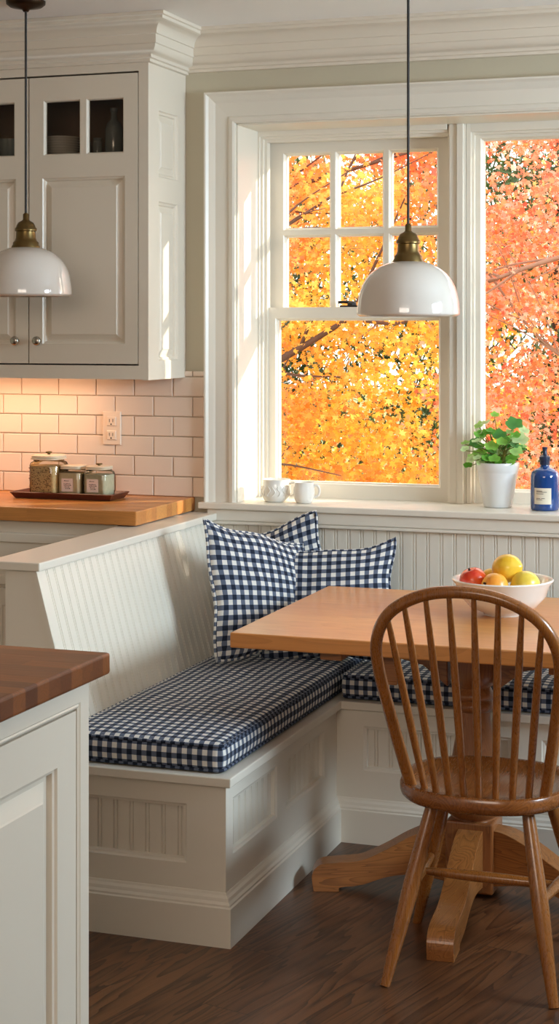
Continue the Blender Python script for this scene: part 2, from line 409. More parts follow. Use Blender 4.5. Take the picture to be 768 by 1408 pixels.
for zc in (1.176, 1.224):
    r = MB().rings(-2.508, -2.474, zc-.016, zc+.016, [(0, .005), (.001, .008), (.002, .0085)], P).build('socket', M_plast, ot)
    s = MB().box(-2.499, -2.497, YW-.0200, YW-.0194, zc-.003, zc+.008); s.box(-2.486, -2.484, YW-.0200, YW-.0194, zc-.003, zc+.008)
    s.lathe([(.0028, 0), (.0028, .0006)], (0, 0, 0), 10)
    for i in range(-20, 0): x, y, z = s.v[i]; s.v[i] = (-2.4915+x, YW-.0194-z, zc-.010+y)
    s.build('slot', M_dark, r)

# ------------------------------------------------------------------ cabinets
RAISED = [(0, 0), (.003, -.004), (.008, -.006), (.011, -.012), (.015, -.012), (.030, -.005), (.032, -.003), (.036, -.003)]
FLATP = [(0, 0), (.003, -.004), (.009, -.006), (.012, -.011)]
def knob(x, y, z, parent):
    m = MB().lathe([(.006, 0), (.005, .008), (.006, .014), (.013, .018), (.0155, .023), (.014, .029), (.008, .032), (0, .033)], (0, 0, 0), 20)
    m.v = [(x+a, y-c, z+b) for a, b, c in m.v]
    return m.build('knob', M_steel, parent, smooth=True)
CX1, CY0 = -2.22, 5.08
uc = thing('wall_cabinet', 'cream wall cabinet with glazed top panes above the tile backsplash', 'cabinet', (-3.2, 5.24, 1.38))
XA, XB = -3.85, CX1
b = MB()
b.box(XA, XA+.02, CY0+.02, YW-.001, 1.40, 2.43)
b.box(XA+.001, XB-.021, CY0+.019, YW-.013, 1.405, 1.4249); b.box(XA+.001, XB-.021, CY0+.019, YW-.013, 2.40, 2.43); ci = MB().box(XA+.02, XB-.022, YW-.012, YW-.001, 1.40, 2.43); ci.box(XA+.02, XB-.0215, CY0+.0195, YW-.0125, 2.104, 2.119); ci.box(XB-.024, XB-.0208, CY0+.0205, YW-.013, 1.43, 2.39); ci.build('interior', M_cabin, uc)
# face frame
b.box(XB-.034, XB-.0004, CY0, CY0+.02, 1.38, 2.50); b.box(XA, XA+.03, CY0, CY0+.02, 1.38, 2.43)
b.box(XA+.03, XB-.034, CY0, CY0+.02, 1.38, 1.425); b.box(XA, XB-.034, CY0, CY0+.02, 2.385, 2.50)
b.build('body', M_cab, uc)
# end panel with three recessed panels
P = lambda u, v, d: (XB+d, u, v)
e = MB(); hs = [(CY0+.085, YW-.070, 1.44, 1.965), (CY0+.085, YW-.070, 2.045, 2.265)]
e.face(CY0, YW-.001, 1.38, 2.50, hs, P)
for h in hs: e.rings(*h, [(0, 0), (.004, -.006), (.010, -.008), (.013, -.014), (.016, -.014), (.034, -.008), (.036, -.006)], P)
e.box(XB-.0205, XB-.018, CY0+.02, YW-.001, 1.38, 2.5); e.box(XB-.02, XB-.0002, CY0, YW-.001, 1.378, 1.3801)
e.build('end_panel', M_cab, uc)
cm = MB()
n = len(cp); vs = []
cc = crown_profile(1.05)
for (x, y, dx, dy) in [(XA, CY0, -1, -1), (XB, CY0, 1, -1), (XB, YW-.001, 1, 0)]:
    if x == XA: dx = 0
    for a, d in cc: vs.append((x+dx*a, y+dy*a, ZC-.0005-d*1.0))
fs = []
for j in range(2):
    for i in range(n): k = (i+1) % n; fs.append((j*n+i, j*n+k, (j+1)*n+k, (j+1)*n+i))
fs += [tuple(range(n)), tuple(range(2*n, 3*n))]
cm.add(vs, fs); cm.build('crown_moulding', M_cab, uc, smooth=True)
def cab_door(x0, x1, knobx):
    m = MB(); y = CY0-.0005; z0, z1 = 1.430, 2.379
    P = lambda u, v, d: (u, y-d, v)
    gx0, gx1 = x0+.052, x1-.050; gm = (gx0+gx1)/2
    g = [(gx0, gm-.011, 2.12, 2.302), (gm+.011, gx1, 2.12, 2.302)]
    pn = (x0+.048, x1-.046, 1.495, 2.045)
    m.face(x0+.0, x1, z0, z1, g+[pn], P)
    m.rings(*pn, RAISED, P)
    for h in g: m.rings(*h, [(0, 0), (.003, -.003), (.005, -.009), (.005, -.018)], P, cap=False)
    m.rings(x0, x1, z0, z1, [(0, 0), (0, -.019)], P, cap=False)
    o = m.build('door', M_cab, uc)
    gp = MB()
    for h in g: gp.box(h[0]+.003, h[1]-.003, y+.012, y+.014, h[2]+.003, h[3]-.003)
    gp.build('pane', M_cabg, o)
    knob(knobx, y, 1.505, o)
cab_door(-2.650, -2.257, -2.612)
cab_door(-3.048, -2.655, -2.693)
cab_door(-3.446, -3.053, -3.09)
cab_door(-3.844, -3.451, -3.49)
# shelf contents behind the panes
k = 0
for i in range(9):
    z = 2.1195+i*.0084; m = MB().lathe([(.0, 0), (.036, 0), (.040, .001), (.062, .0055), (.064, .0075), (.060, .0078), (.038, .003), (0, .003)], (-2.600, 5.22, z), 32)
    w = ['bottom of the stack', 'second from the bottom', 'third from the bottom', 'fourth from the bottom', 'in the middle of the stack', 'fourth from the top', 'third from the top', 'second from the top', 'top of the stack'][i]
    tag(m.build('plate', M_cer, smooth=True), 'white plate behind the left cabinet pane, '+w, 'plate', 'stacked plates in the wall cabinet')
M_pale = simple('frosted_bottle', srgb(104, 112, 112), .2, coat=.5)
m = MB().lathe([(0, 0), (.028, 0), (.030, .005), (.030, .095), (.024, .114), (.011, .128), (.010, .152), (.013, .154), (.013, .165), (0, .165)], (-2.402, 5.21, 2.1195), 28)
tag(m.build('bottle', M_pale, smooth=True), 'grey green bottle standing behind the right hand cabinet pane', 'bottle')
for q, (x, hh, wd) in enumerate([(-2.497, .052, 'short'), (-2.458, .066, 'slightly taller')]):
    m = MB().lathe([(0, 0), (.014, 0), (.016, .004), (.016, hh*.8), (.013, hh*.85), (.015, hh), (0, hh)], (x, 5.20, 2.1195), 18)
    tag(m.build('spice_jar', M_pale, smooth=True), wd+' dark jar beside the bottle behind the cabinet pane', 'jar', 'jars behind the cabinet pane')
m = MB().lathe([(0, 0), (.03, 0), (.034, .004), (.040, .07), (.038, .07), (.030, .006), (0, .006)], (-2.775, 5.18, 2.1195), 24)
tag(m.build('glass_tumbler', M_pale, smooth=True), 'pale tumbler behind the leftmost cabinet pane', 'tumbler')

# base cabinet run + butcher block
bc = thing('base_cabinet', 'cream base cabinet with drawer under the wooden counter', 'cabinet', (-3.2, 5.16, 0))
YB = 4.935
MB().box(XL+.01, -2.262, YB, YW-.001, .1, .924).box(XL+.01, -2.262, YB+.06, YW-.001, 0, .1).build('body', M_cab, bc)
P = lambda u, v, d: (u, YB-.0005-d, v)
for (a, b_) in [(-2.72, -2.285), (-3.17, -2.73), (-3.62, -3.18)]:
    m = MB().rings(a, b_, .715, .884, [(0, 0), (0, .016), (.003, .018), (.028, .018), (.031, .013), (.034, .012)], P)
    d = m.build('drawer', M_cab, bc)
    xm = (a+b_)/2
    h = MB().tube([(xm-.06, YB-.045, .805), (xm+.06, YB-.045, .805)], .0055, 12)
    for s in (-1, 1): h.tube([(xm+s*.045, YB-.017, .805), (xm+s*.045, YB-.045, .805)], .0045, 10)
    h.build('handle', M_steel, d, smooth=True)
    m = MB().rings(a, b_, .13, .705, [(0, 0), (0, .016), (.003, .018), (.055, .018), (.058, .012), (.07, .011)], P)
    m.build('door', M_cab, bc)
ct = MB().box(XL+.01, -2.185, 4.905, YW-.001, .925, .970)
tag(ct.build('countertop', M_block, bevel=.003), 'honey coloured butcher block counter under the wall cabinet', 'countertop')

# ------------------------------------------------------------------ tray and jars
tr = MB(); P = lambda u, v, d: (u, v, .971+d)
T0 = (-2.765, -2.385, 5.155, 5.300)
tr.rings(*T0, [(.014, 0), (0, .020), (.003, .022), (.006, .021), (.018, .007)], P)
tr.rings(*T0, [(.014, 0), (.0145, 0)], P)
tag(tr.build('serving_tray', M_tray), 'low dark red wooden tray on the butcher block counter', 'tray')
def sqring(hx, hy, n=40, p=4.0):
    out = []
    for i in range(n):
        a = 2*PI*i/n; c, s = math.cos(a), math.sin(a); r = 1/((abs(c)**p+abs(s)**p)**(1/p)); out.append((hx*r*c, hy*r*s))
    return out
def loft(levels, c, p=4.0, n=40):
    m = MB(); vs = []; fs = []
    for (h, z) in levels:
        vs += [(c[0]+x, c[1]+y, c[2]+z) for x, y in sqring(h, h, n, p)]
    for j in range(len(levels)-1):
        for i in range(n): k = (i+1) % n; fs.append((j*n+i, j*n+k, (j+1)*n+k, (j+1)*n+i))
    fs += [tuple(range(n))[::-1], tuple((len(levels)-1)*n+i for i in range(n))]
    return m.add(vs, fs)
def jar(x, y, hw, h, label, fill, fillmat, knobbed, lab):
    z = .979
    t = thing('storage_jar', label, 'jar', (x, y, z), 'jars on the wooden tray')
    g = loft([(hw*.86, 0), (hw*.97, .006), (hw, .02), (hw, h*.72), (hw*.95, h*.78), (hw*.80, h*.82), (hw*.80, h*.86)], (x, y, z), 5.0 if lab else 3.2)
    g.build('glass_body', M_jarg, t, smooth=True)
    loft([(hw*.80, .004), (hw*.93, .009), (hw*.955, .02), (hw*.955, h*fill)], (x, y, z), 5.0 if lab else 3.2).build('contents', fillmat, t, smooth=True)
    l = loft([(hw*.82, h*.85), (hw*.90, h*.86), (hw*.90, h*.89), (hw*.84, h*.90), (hw*.88, h*.91), (hw*.88, h*.95), (hw*.80, h*.965), (hw*.2, h*.97)], (x, y, z), 4.0)
    lo = l.build('lid', M_lid, t, smooth=True)
    kb = MB().lathe([(.005, 0), (.005, h*.02), (.011, h*.035), (.011, h*.065), (.008, h*.075), (0, h*.076)], (x, y, z+h*.968), 16)
    if knobbed: kb.build('lid_knob', M_brass, lo, smooth=True)
    if lab:
        yl = y-hw-.0006
        lb = MB().box(x-.024, x+.018, yl-.0006, yl, z+.018, z+.062).build('paper_label', M_pink, t)
        w = MB()
        for j, (zz, a, bb, q) in enumerate([(.053, -.014, .004, 3), (.043, -.016, .010, 5), (.038, -.015, .013, 5), (.032, -.012, .006, 4), (.027, -.010, .010, 3)]):
            x0 = x+a
            for s in range(q):
                ww = (bb-a)/q; w.box(x0+s*ww, x0+s*ww+ww*.75, yl-.0010, yl-.0006, z+zz, z+zz+.0018+(.001 if (s+j) % 3 == 0 else 0))
        w.build('lettering', M_ink, lb)
    return t
M_lid = simple('cream_lid', srgb(230, 214, 186), .3, coat=.3, var=.02)
oat = jar(-2.652, 5.225, .059, .142, 'largest glass jar, filled with mixed grains, left end of the tray', .70, M_oat, True, False)
fl = MB(); random.seed(3)
for i in range(420):
    a = random.uniform(-1, 1)*.036; hgt = random.uniform(.01, .097); s = random.choice([(a, -.0575), (.0575, a), (-.0575, a)])
    cx, cy = -2.652+s[0]*.985, 5.225+s[1]*.985; r = random.uniform(.0018, .0032)
    fl.add([(cx-r, cy, .979+hgt), (cx+r, cy, .979+hgt+random.uniform(-.001, .001)), (cx, cy-r*.5, .979+hgt+r*.7), (cx, cy+r*.5, .979+hgt-r*.7), (cx, cy-r, .979+hgt), (cx, cy+r, .979+hgt)], [(0,2,4),(2,1,4),(0,4,3),(4,1,3),(0,5,2),(2,5,1)])
M_flake = simple('dark_flakes', srgb(112, 66, 36), .8, var=.5, scale=200)
tag(fl.build('grain_flakes', M_flake, oat), kind='stuff')
jar(-2.556, 5.222, .045, .108, 'square glass jar of pale flour, between the other two on the tray', .74, M_flour, False, True)
jar(-2.462, 5.222, .045, .108, 'square glass jar with greyish contents, right end of the tray', .70, M_spice, True, True)

# ------------------------------------------------------------------ corner bench
XE = XR-.04; BX, BY = -1.53, 4.92; BYE = 3.985; DZ0, DZ1 = .400, .424
be = thing('corner_bench', 'white L-shaped built-in corner bench with beadboard back and panelled base', 'bench', (-1.6, 4.7, 0))
pan = [(0, 0), (.004, -.003), (.009, -.004), (.012, -.014)]
def base(name, P, U0, U1, hs, off):
    m = MB(); m.face(U0, U1, 0, DZ0, hs, P)
    for h in hs: m.rings(*h, pan, P, cap=False)
    o = m.build(name, M_white, be)
    q = MB()
    for h in hs: q.beads(h[0]+.010, h[1]-.010, h[2]+.010, h[3]-.010, -.0135, P, off=off)
    q.build('beadboard_panel', M_white, o)
    return o
P1 = lambda u, v, d: (u, BYE-d, v); P2 = lambda u, v, d: (BX+d, u, v); P3 = lambda u, v, d: (u, BY-d, v)
base('end_face', P1, -2.2, BX, [(-2.12, -1.636, .196, .346)], -1.66)
base('side_face', P2, BYE, BY, [(4.035, 4.372, .215, .358), (4.448, 4.80, .215, .358)], 4.07)
base('front_face', P3, BX, XE, [(-1.446, -.997, .215, .350), (-.908, -.459, .215, .350), (-.37, .08, .215, .35)], -1.41)
MB().box(-2.2, BX-.02, BYE+.02, YW-.02, .01, DZ0-.001).box(BX-.03, XE, BY+.02, YW-.02, .01, DZ0-.001).build('carcass', M_white, be)
dk = MB(); ov = .02
dk.prism([(-2.2, BYE-ov), (BX+ov, BYE-ov), (BX+ov, BY-ov), (XE, BY-ov), (XE, YW-.017), (-2.2, YW-.017)], DZ0, DZ1, lambda p, a: (p[0], p[1], a))
dk.build('seat_deck', M_white, be, bevel=.003)
bb = [(0, 0), (.020, 0), (.020, .098), (.016, .101), (.016, .106), (.011, .112), (.009, .120), (.004, .126), (.002, .132), (0, .132)]
m = MB(); n = len(bb); vs = []
for (x, y, dx, dy) in [(-2.2, BYE, 0, -1), (BX, BYE, 1, -1), (BX, BY, 1, -1), (XE, BY, 0, -1)]:
    for a, z in bb: vs.append((x+dx*a, y+dy*a, z))
fs = []
for j in range(3):
    for i in range(n): k = (i+1) % n; fs.append((j*n+i, j*n+k, (j+1)*n+k, (j+1)*n+i))
m.add(vs, fs+[tuple(range(n))]); m.build('plinth', M_white, be)
YE = 4.09
def slant(u, v, d):   # u along Y, v height
    t = (v-.43)/.468; x = -1.985-.128*t; return (x+d, u, v)
bk = MB(); bk.prism([(-2.206, .424), (-1.99, .424), (-2.118, .898), (-2.206, .898)], YE, YW-.016, lambda p, a: (p[0], a, p[1]))
bk.prism([(-2.206, 0), (-2.201, 0), (-2.201, .43), (-2.206, .43)], YE, YW-.016, lambda p, a: (p[0], a, p[1]))
bk.prism([(-1.9855, .426), (-2.1133, .8979), (-2.125, .8979), (-1.998, .426)], YE-.0015, YE+.008, lambda p, a: (p[0], a, p[1]))
bo = bk.build('backrest', M_white, be)
MB().beads(YE, YW-.016, .426, .898, 0, slant, off=4.10).build('beadboard_panel', M_white, bo)
MB().box(-2.255, -2.095, YE-.018, YW-.001, .898, .921).build('top_cap', M_white, be, bevel=.003)

# ------------------------------------------------------------------ cushions
def cushion(name, x0, x1, y0, y1, z0, z1, label, seed, crown=.014, r=.018, piping=True):
    hx, hy, hz = (x1-x0)/2, (y1-y0)/2, (z1-z0)/2; cx, cy, cz = (x0+x1)/2, (y0+y1)/2, (z0+z1)/2
    m = MB(); m.uv = []
    def pt(p):   # p in box coords (metres)
        q = Vector((max(-hx+r, min(hx-r, p[0])), max(-hy+r, min(hy-r, p[1])), max(-hz+r, min(hz-r, p[2]))))
        d = Vector(p)-q
        if d.length > 1e-9: d = d.normalized()*r
        q = q+d
        w = noise.noise(Vector((q.x*9+seed, q.y*7, q.z*6)))*.004+noise.noise(Vector((q.x*30+seed, q.y*12, 0)))*.0016
        ex = 1-(abs(p[0])/hx)**4; ey = 1-(abs(p[1])/hy)**4
        if p[2] > hz*.5: q.z += crown*max(0, ex)*max(0, ey)+w*1.4*max(0, ex)*max(0, ey)
        if abs(p[2]) < hz*.99 or True:
            bul = .006*(1-(p[2]/hz)**2)
            if abs(p[0]) > hx*.999: q.x += math.copysign(bul+w, p[0])
            if abs(p[1]) > hy*.999: q.y += math.copysign(bul+w, p[1])
        return (cx+q.x, cy+q.y, cz+q.z)
    def lin(h, step):
        n = max(2, int(2*(h-r)/step)); core = [-(h-r)+2*(h-r)*i/n for i in range(n+1)]
        e = [h-r*(1-t) for t in (.25, .5, .75, 1)]
        return [-a for a in e[::-1]]+core+e
    X, Y, Z = lin(hx, .02), lin(hy, .02), lin(hz, .012)
    def grid(A, B, f, uvf):
        o = len(m.v)
        for b in B:
            for a in A: p = f(a, b); m.v.append(pt(p)); m.uv.append(tuple(q*.94+.0065 for q in uvf(p)))
        w = len(A)
        for j in range(len(B)-1):
            for i in range(w-1): m.f.append((o+j*w+i, o+j*w+i+1, o+(j+1)*w+i+1, o+(j+1)*w+i))
    grid(X, Y, lambda a, b: (a, b, hz), lambda p: (p[0], p[1])); grid(X[::-1], Y, lambda a, b: (a, b, -hz), lambda p: (p[0], p[1]))
    grid(X, Z, lambda a, b: (a, -hy, b), lambda p: (p[0], p[2])); grid(X[::-1], Z, lambda a, b: (a, hy, b), lambda p: (p[0], p[2]))
    grid(Y, Z, lambda a, b: (hx, a, b), lambda p: (p[1], p[2])); grid(Y[::-1], Z, lambda a, b: (-hx, a, b), lambda p: (p[1], p[2]))
    o = m.build('seat_cushion', M_ging, smooth=True)
    tag(o, label, 'cushion', 'gingham bench cushions')
    if piping:
        pp = MB(); pp.uv = []
        for zz in (hz-r*.35, -hz+r*.35):
            path = []
            rr = r*.95
            for (sx, sy, a0) in [(1, 1, 0), (-1, 1, 90), (-1, -1, 180), (1, -1, 270)]:
                for k in range(7):
                    a = math.radians(a0+k*15); path.append((cx+sx*(hx-r)+math.cos(a)*(rr+.001), cy+sy*(hy-r)+math.sin(a)*(rr+.001), cz+zz))
            # densify
            d = []
            for i in range(len(path)):
                a, b = Vector(path[i]), Vector(path[(i+1) % len(path)]); k = max(1, int((b-a).length/.03))
                for j in range(k):
                    d.append(a.lerp(b, j/k))
            o0 = len(pp.v); pp.tube(d, .0042, 8, closed=True)
            L_ = 0
            for i in range(len(d)):
                for k in range(8): pp.uv.append((L_, k*.003))
                L_ += (d[(i+1) % len(d)]-d[i]).length
        pp.build('piping', M_ging, o, smooth=True)
    return o
cushion('seat_cushion', -1.995, -1.545, 3.998, 5.375, .4255, .500, 'blue and white gingham seat cushion on the left bench run', 1.0)
cushion('seat_cushion', -1.515, .9, 4.93, 5.375, .4255, .500, 'blue and white gingham seat cushion under the window, behind the table', 5.0, crown=.010)

def pillow(w, h, t, M_, label, seed, sag=0.0, p=.5, drop=0.0):
    n = 44; m = MB(); m.uv = []
    idx = {}
    def outline(u, v):
        x = w/2*u*(1-.075*(1-v*v)*abs(u)**2); z = h/2*v*(1-.085*(1-u*u)*abs(v)**2)
        z -= sag*(1-u*u)*(v*.5+.5)+drop*(u*.5+.5)**1.3*(v*.5+.5)
        z += .006*math.sin(u*5+seed)*(abs(v)**3); x += .005*math.sin(v*6+seed*2)*(abs(u)**3)
        return x, z
    for side in (1, -1):
        for j in range(n+1):
            for i in range(n+1):
                u, v = -1+2*i/n, -1+2*j/n
                u = math.sin(u*PI/2)*.55+u*.45; v = math.sin(v*PI/2)*.55+v*.45
                x, z = outline(u, v)
                e = (max(0, 1-u**2)*max(0, 1-v**2))**p
                wr = noise.noise(Vector((x*9+seed, z*9, side)))*.016*e+noise.noise(Vector((x*24+seed, z*15, side*3)))*.0045*min(1, e*3)
                # gathers radiating from corners
                cr = (abs(u)*abs(v))**2; wr += .004*math.sin((abs(x)-abs(z))*150+seed)*cr*min(1, e*6)
                y = -side*(t/2*e+wr)
                m.v.append((x, y, z)); m.uv.append((w/2*u*.84, h/2*v*.84))
        o = (n+1)**2 if side < 0 else 0
        for j in range(n):
            for i in range(n):
                a = o+j*(n+1)+i; f = (a, a+1, a+n+2, a+n+1); m.f.append(f if side > 0 else f[::-1])
    base_ = Vector(M_.translation)
    vv = [M_ @ Vector(q) for q in m.v]
    m.v = [tuple(q) for q in vv]
    o = m.build('throw_pillow', M_ging, smooth=True); tag(o, label, 'pillow', 'gingham throw pillows')
    b = []
    K = 30
    for k in range(K): b.append((-1+2*k/K, -1))
    for k in range(K): b.append((1, -1+2*k/K))
    for k in range(K): b.append((1-2*k/K, 1))
    for k in range(K): b.append((-1, 1-2*k/K))
    path = []
    for (u, v) in b:
        x, z = outline(u, v); path.append(M_ @ Vector((x, 0, z)))
    pp = MB(); pp.tube(path, .0055, 8, closed=True); pp.uv = []
    L_ = 0
    for i in range(len(path)):
        for k in range(8): pp.uv.append((L_, k*.003))
        L_ += (path[(i+1) % len(path)]-path[i]).length
    pp.build('piping', M_ging, o, smooth=True)
    return o
def pose(c, yaw, lean, roll=0):
    return Matrix.Translation(c) @ Matrix.Rotation(math.radians(yaw), 4, 'Z') @ Matrix.Rotation(math.radians(lean), 4, 'X') @ Matrix.Rotation(math.radians(roll), 4, 'Y')
pillow(.40, .43, .13, pose((-1.815, 5.015, .734), 62, -12, 3), 'tall gingham pillow leaning in the corner, leftmost of the three', 1.3, drop=.085)
pillow(.38, .38, .09, pose((-1.850, 5.28, .704), 4, -6, -18), 'gingham pillow propped highest behind the other two against the wall', 4.1)
pillow(.425, .385, .12, pose((-1.625, 5.135, .688), 10, -22, -3), 'wide gingham pillow in front, rightmost of the three on the bench', 7.7, sag=.025)

# ------------------------------------------------------------------ table
TX0, TX1, TY0, TY1 = -1.59, -.33, 4.17, 5.025
PX, PY = -1.035, 4.60
tb = thing('dining_table', 'honey brown pedestal dining table in the corner of the bench', 'table', (PX, PY, 0))
MB().box(TX0, TX1, TY0, TY1, .710, .750).build('tabletop', M_table, tb, bevel=.004, seg=3)
un = MB()
un.box(PX-.36, PX+.36, PY-.035, PY+.035, .665, .709)
for s in (-1, 1): un.box(PX+s*.30-.03, PX+s*.30+.03, PY-.36, PY+.36, .680, .709)
for s in (-1, 1):   # shaped brackets below the crossbar
    un.prism([(s*.07, .665), (s*.30, .665), (s*.26, .640), (s*.14, .615), (s*.07, .56)], -.022, .022, lambda p, a: (PX+p[0], PY+a, p[1]))
un.box(PX-.175, PX-.13, PY-.33, PY-.285, .62, .709)
un.build('support_frame', M_tleg, tb, bevel=.003)
co = MB()
co.lathe([(.030, .705), (.050, .70), (.064, .66), (.066, .60), (.058, .575), (.046, .562), (.050, .552), (.056, .545), (.056, .535), (.048, .528), (.056, .520), (.058, .512), (.055, .503), (.044, .496), (.046, .47), (.052, .42), (.066, .34), (.080, .28), (.086, .25), (.080, .222), (.060, .208), (.062, .195), (.0, .195)][::-1], (PX, PY, 0), 40)
co.build('column', M_tcol, tb, smooth=True)
MB().box(PX-.066, PX+.066, PY-.066, PY+.066, .012, .205).build('base_block', M_tcol, tb, bevel=.006)
def foot(ang, ln):
    # side profile: distance from centre, height
    top = spline([(.06, .185, 0), (.12, .180, 0), (.20, .155, 0), (.28, .118, 0), (.36, .088, 0), (.44, .080, 0), (.50, .072, 0), (.525, .045, 0), (.520, .0, 0)], 6)
    bot = spline([(.435, .0, 0), (.43, .012, 0), (.36, .020, 0), (.27, .044, 0), (.18, .05, 0), (.06, .03, 0)], 5)
    poly = [(.06+(p.x-.06)*(ln-.06)/.465, p.y) for p in top]+[(.06+(p.x-.06)*(ln-.06)/.465, p.y) for p in bot]
    c, s = math.cos(ang), math.sin(ang); w = .034
    m = MB(); m.prism(poly, -w, w, lambda p, a: (p[0], a, p[1]))
    o = m.build('foot', M_tleg, None, bevel=.009, seg=3)
    o.parent = tb; lo = Vector(o.location); o.location = (c*lo.x-s*lo.y, s*lo.x+c*lo.y, lo.z); o.rotation_euler = (0, 0, ang)
    return o
for a, ln in ((196, .445), (274, .55), (345, .47), (94, .47)): foot(math.radians(a), ln)

# ------------------------------------------------------------------ chair
HX = -.885
ch = thing('windsor_chair', 'bow back wooden spindle chair drawn up to the table', 'chair', (HX, 4.07, 0))
# seat
ol = []
NS = 56
for i in range(NS):
    a = 2*PI*i/NS; c, s = math.cos(a), math.sin(a); pw = 2.5
    r = 1/((abs(c)**pw+abs(s)**pw)**(1/pw)); x = .208*r*c*(1+.04*s); y = .208*r*s
    ol.append((x, y))
lv = [(.0, .443), (.25, .442), (.5, .441), (.72, .445), (.86, .453), (.94, .457), (.985, .455), (1.0, .448), (1.0, .436), (.985, .426), (.94, .418), (.80, .414), (.4, .412), (0, .412)]
m = MB(); vs = []; fs = []
for (s, z) in lv:
    s = max(s, .001)
    for (x, y) in ol: vs.append((HX+x*s, 4.075+y*s, z))
for j in range(len(lv)-1):
    for i in range(NS): k = (i+1) % NS; fs.append((j*NS+i, (j+1)*NS+i, (j+1)*NS+k, j*NS+k))
m.add(vs, fs); m.build('seat', M_cseat, ch, smooth=True)
hoop = [(-.160, .440), (-.178, .53), (-.198, .64), (-.214, .745), (-.2125, .815), (-.186, .873), (-.140, .912), (-.075, .938), (0, .946)]
hp = [(x, 0, z) for x, z in hoop]+[(-x, 0, z) for x, z in hoop[:-1][::-1]]
hs = spline(hp, 8)
hy = lambda z: 3.965-(z-.455)*.34
path = [(HX+p.x, hy(p.z), p.z) for p in hs]
rad = [.0155+.002*abs(math.sin(i/len(path)*PI)) for i in range(len(path))]
MB().tube(path, .0145, 16).build('bow', M_chair, ch, smooth=True)
def hoopz(x):
    best = max((p.z for p in hs if abs(p.x-x) < .012), default=.9); return best
bot_x = [-.125, -.091, -.055, -.018, .018, .055, .091, .125]; top_x = [-.182, -.138, -.085, -.029, .029, .085, .138, .182]
for a, b in zip(bot_x, top_x):
    zt = hoopz(b)-.002
    k = 10; pts = []; rr = []
    for i in range(k+1):
        t = i/k; z = .448+(zt-.448)*t; y0 = 3.905+.05*(abs(a)/.125)**2; pts.append((HX+a+(b-a)*t, y0+(hy(zt)-y0)*t, z)); rr.append(.0062+.0034*math.sin(min(1, (1-t)*1.15)*PI*.75))
    MB().tube(pts, rr, 10).build('spindle', M_chair, ch, smooth=True)
legs = {}
for nm, (tx, ty, fx, fy) in {'nl': (-.108, 3.985, -.198, 3.865), 'nr': (.115, 3.985, .200, 3.865), 'fl': (-.12, 4.19, -.235, 4.305), 'fr': (.12, 4.19, .235, 4.305)}.items():
    k = 12; pts = []; rr = []
    for i in range(k+1):
        t = i/k; pts.append((HX+tx+(fx-tx)*t, ty+(fy-ty)*t, .425*(1-t))); rr.append(.0145+.0065*math.sin(min(1, t*1.5)*PI/2)-.010*max(0, t-.5)*2*.9)
    legs[nm] = pts
    MB().tube(pts, rr, 16).build('leg', M_chair, ch, smooth=True)
def mid(nm, z):
    p = legs[nm]; t = 1-z/.425; a, b = Vector(p[0]), Vector(p[-1]); return a.lerp(b, t)
sm = {}
for s in 'lr':
    a, b = mid('n'+s, .215), mid('f'+s, .200); pts = [a.lerp(b, i/8) for i in range(9)]
    MB().tube(pts, [.0085+.005*math.sin(i/8*PI) for i in range(9)], 12).build('stretcher', M_chair, ch, smooth=True); sm[s] = a.lerp(b, .5)
pts = [sm['l'].lerp(sm['r'], i/8) for i in range(9)]
MB().tube(pts, [.0085+.005*math.sin(i/8*PI) for i in range(9)], 12).build('stretcher', M_chair, ch, smooth=True)

# ------------------------------------------------------------------ island
isl = thing('kitchen_island', 'cream kitchen island with panelled side in the near left corner', 'island', (-1.9, 2.2, 0))
IX, IY = -1.42, 2.965
MB().box(-2.6, IX-.0203, .9, IY-.0006, .0, .879).build('body', M_cab, isl, bevel=.0)
P = lambda u, v, d: (IX-.02+d, u, v)
fm = MB(); fm.face(.9, IY, .0, .879, [(2.28, IY-.035, .09, .838), (1.55, 2.22, .09, .838)], lambda u, v, d: (IX+d, u, v))
for h in [(2.28, IY-.035, .09, .838), (1.55, 2.22, .09, .838)]: fm.rings(*h, [(0, 0), (.003, -.003), (.006, -.001), (.010, -.003), (.012, -.019)], lambda u, v, d: (IX+d, u, v), cap=False)
fm.face(-2.6, IX, 0, .879, [], lambda u, v, d: (u, IY-d, v))
fm.build('face_frame', M_cab, isl)
for (a, b_) in [(2.294, IY-.049), (1.564, 2.206)]:
    m = MB(); pn = (a+.085, b_-.078, .18, .735)
    Pd = lambda u, v, d: (IX-.003+d, u, v)
    m.face(a, b_, .105, .824, [pn], Pd); m.rings(a, b_, .105, .824, [(0, 0), (0, -.018)], Pd, cap=False)
    m.rings(*pn, [(0, 0), (.003, -.005), (.008, -.007), (.012, -.017), (.020, -.018), (.050, -.004), (.053, -.002), (.058, -.002)], Pd)
    m.build('door', M_cab, isl)
MB().box(-2.65, -1.39, .85, 3.0, .880, .922).build('countertop', M_isle, isl, bevel=.006, seg=3)

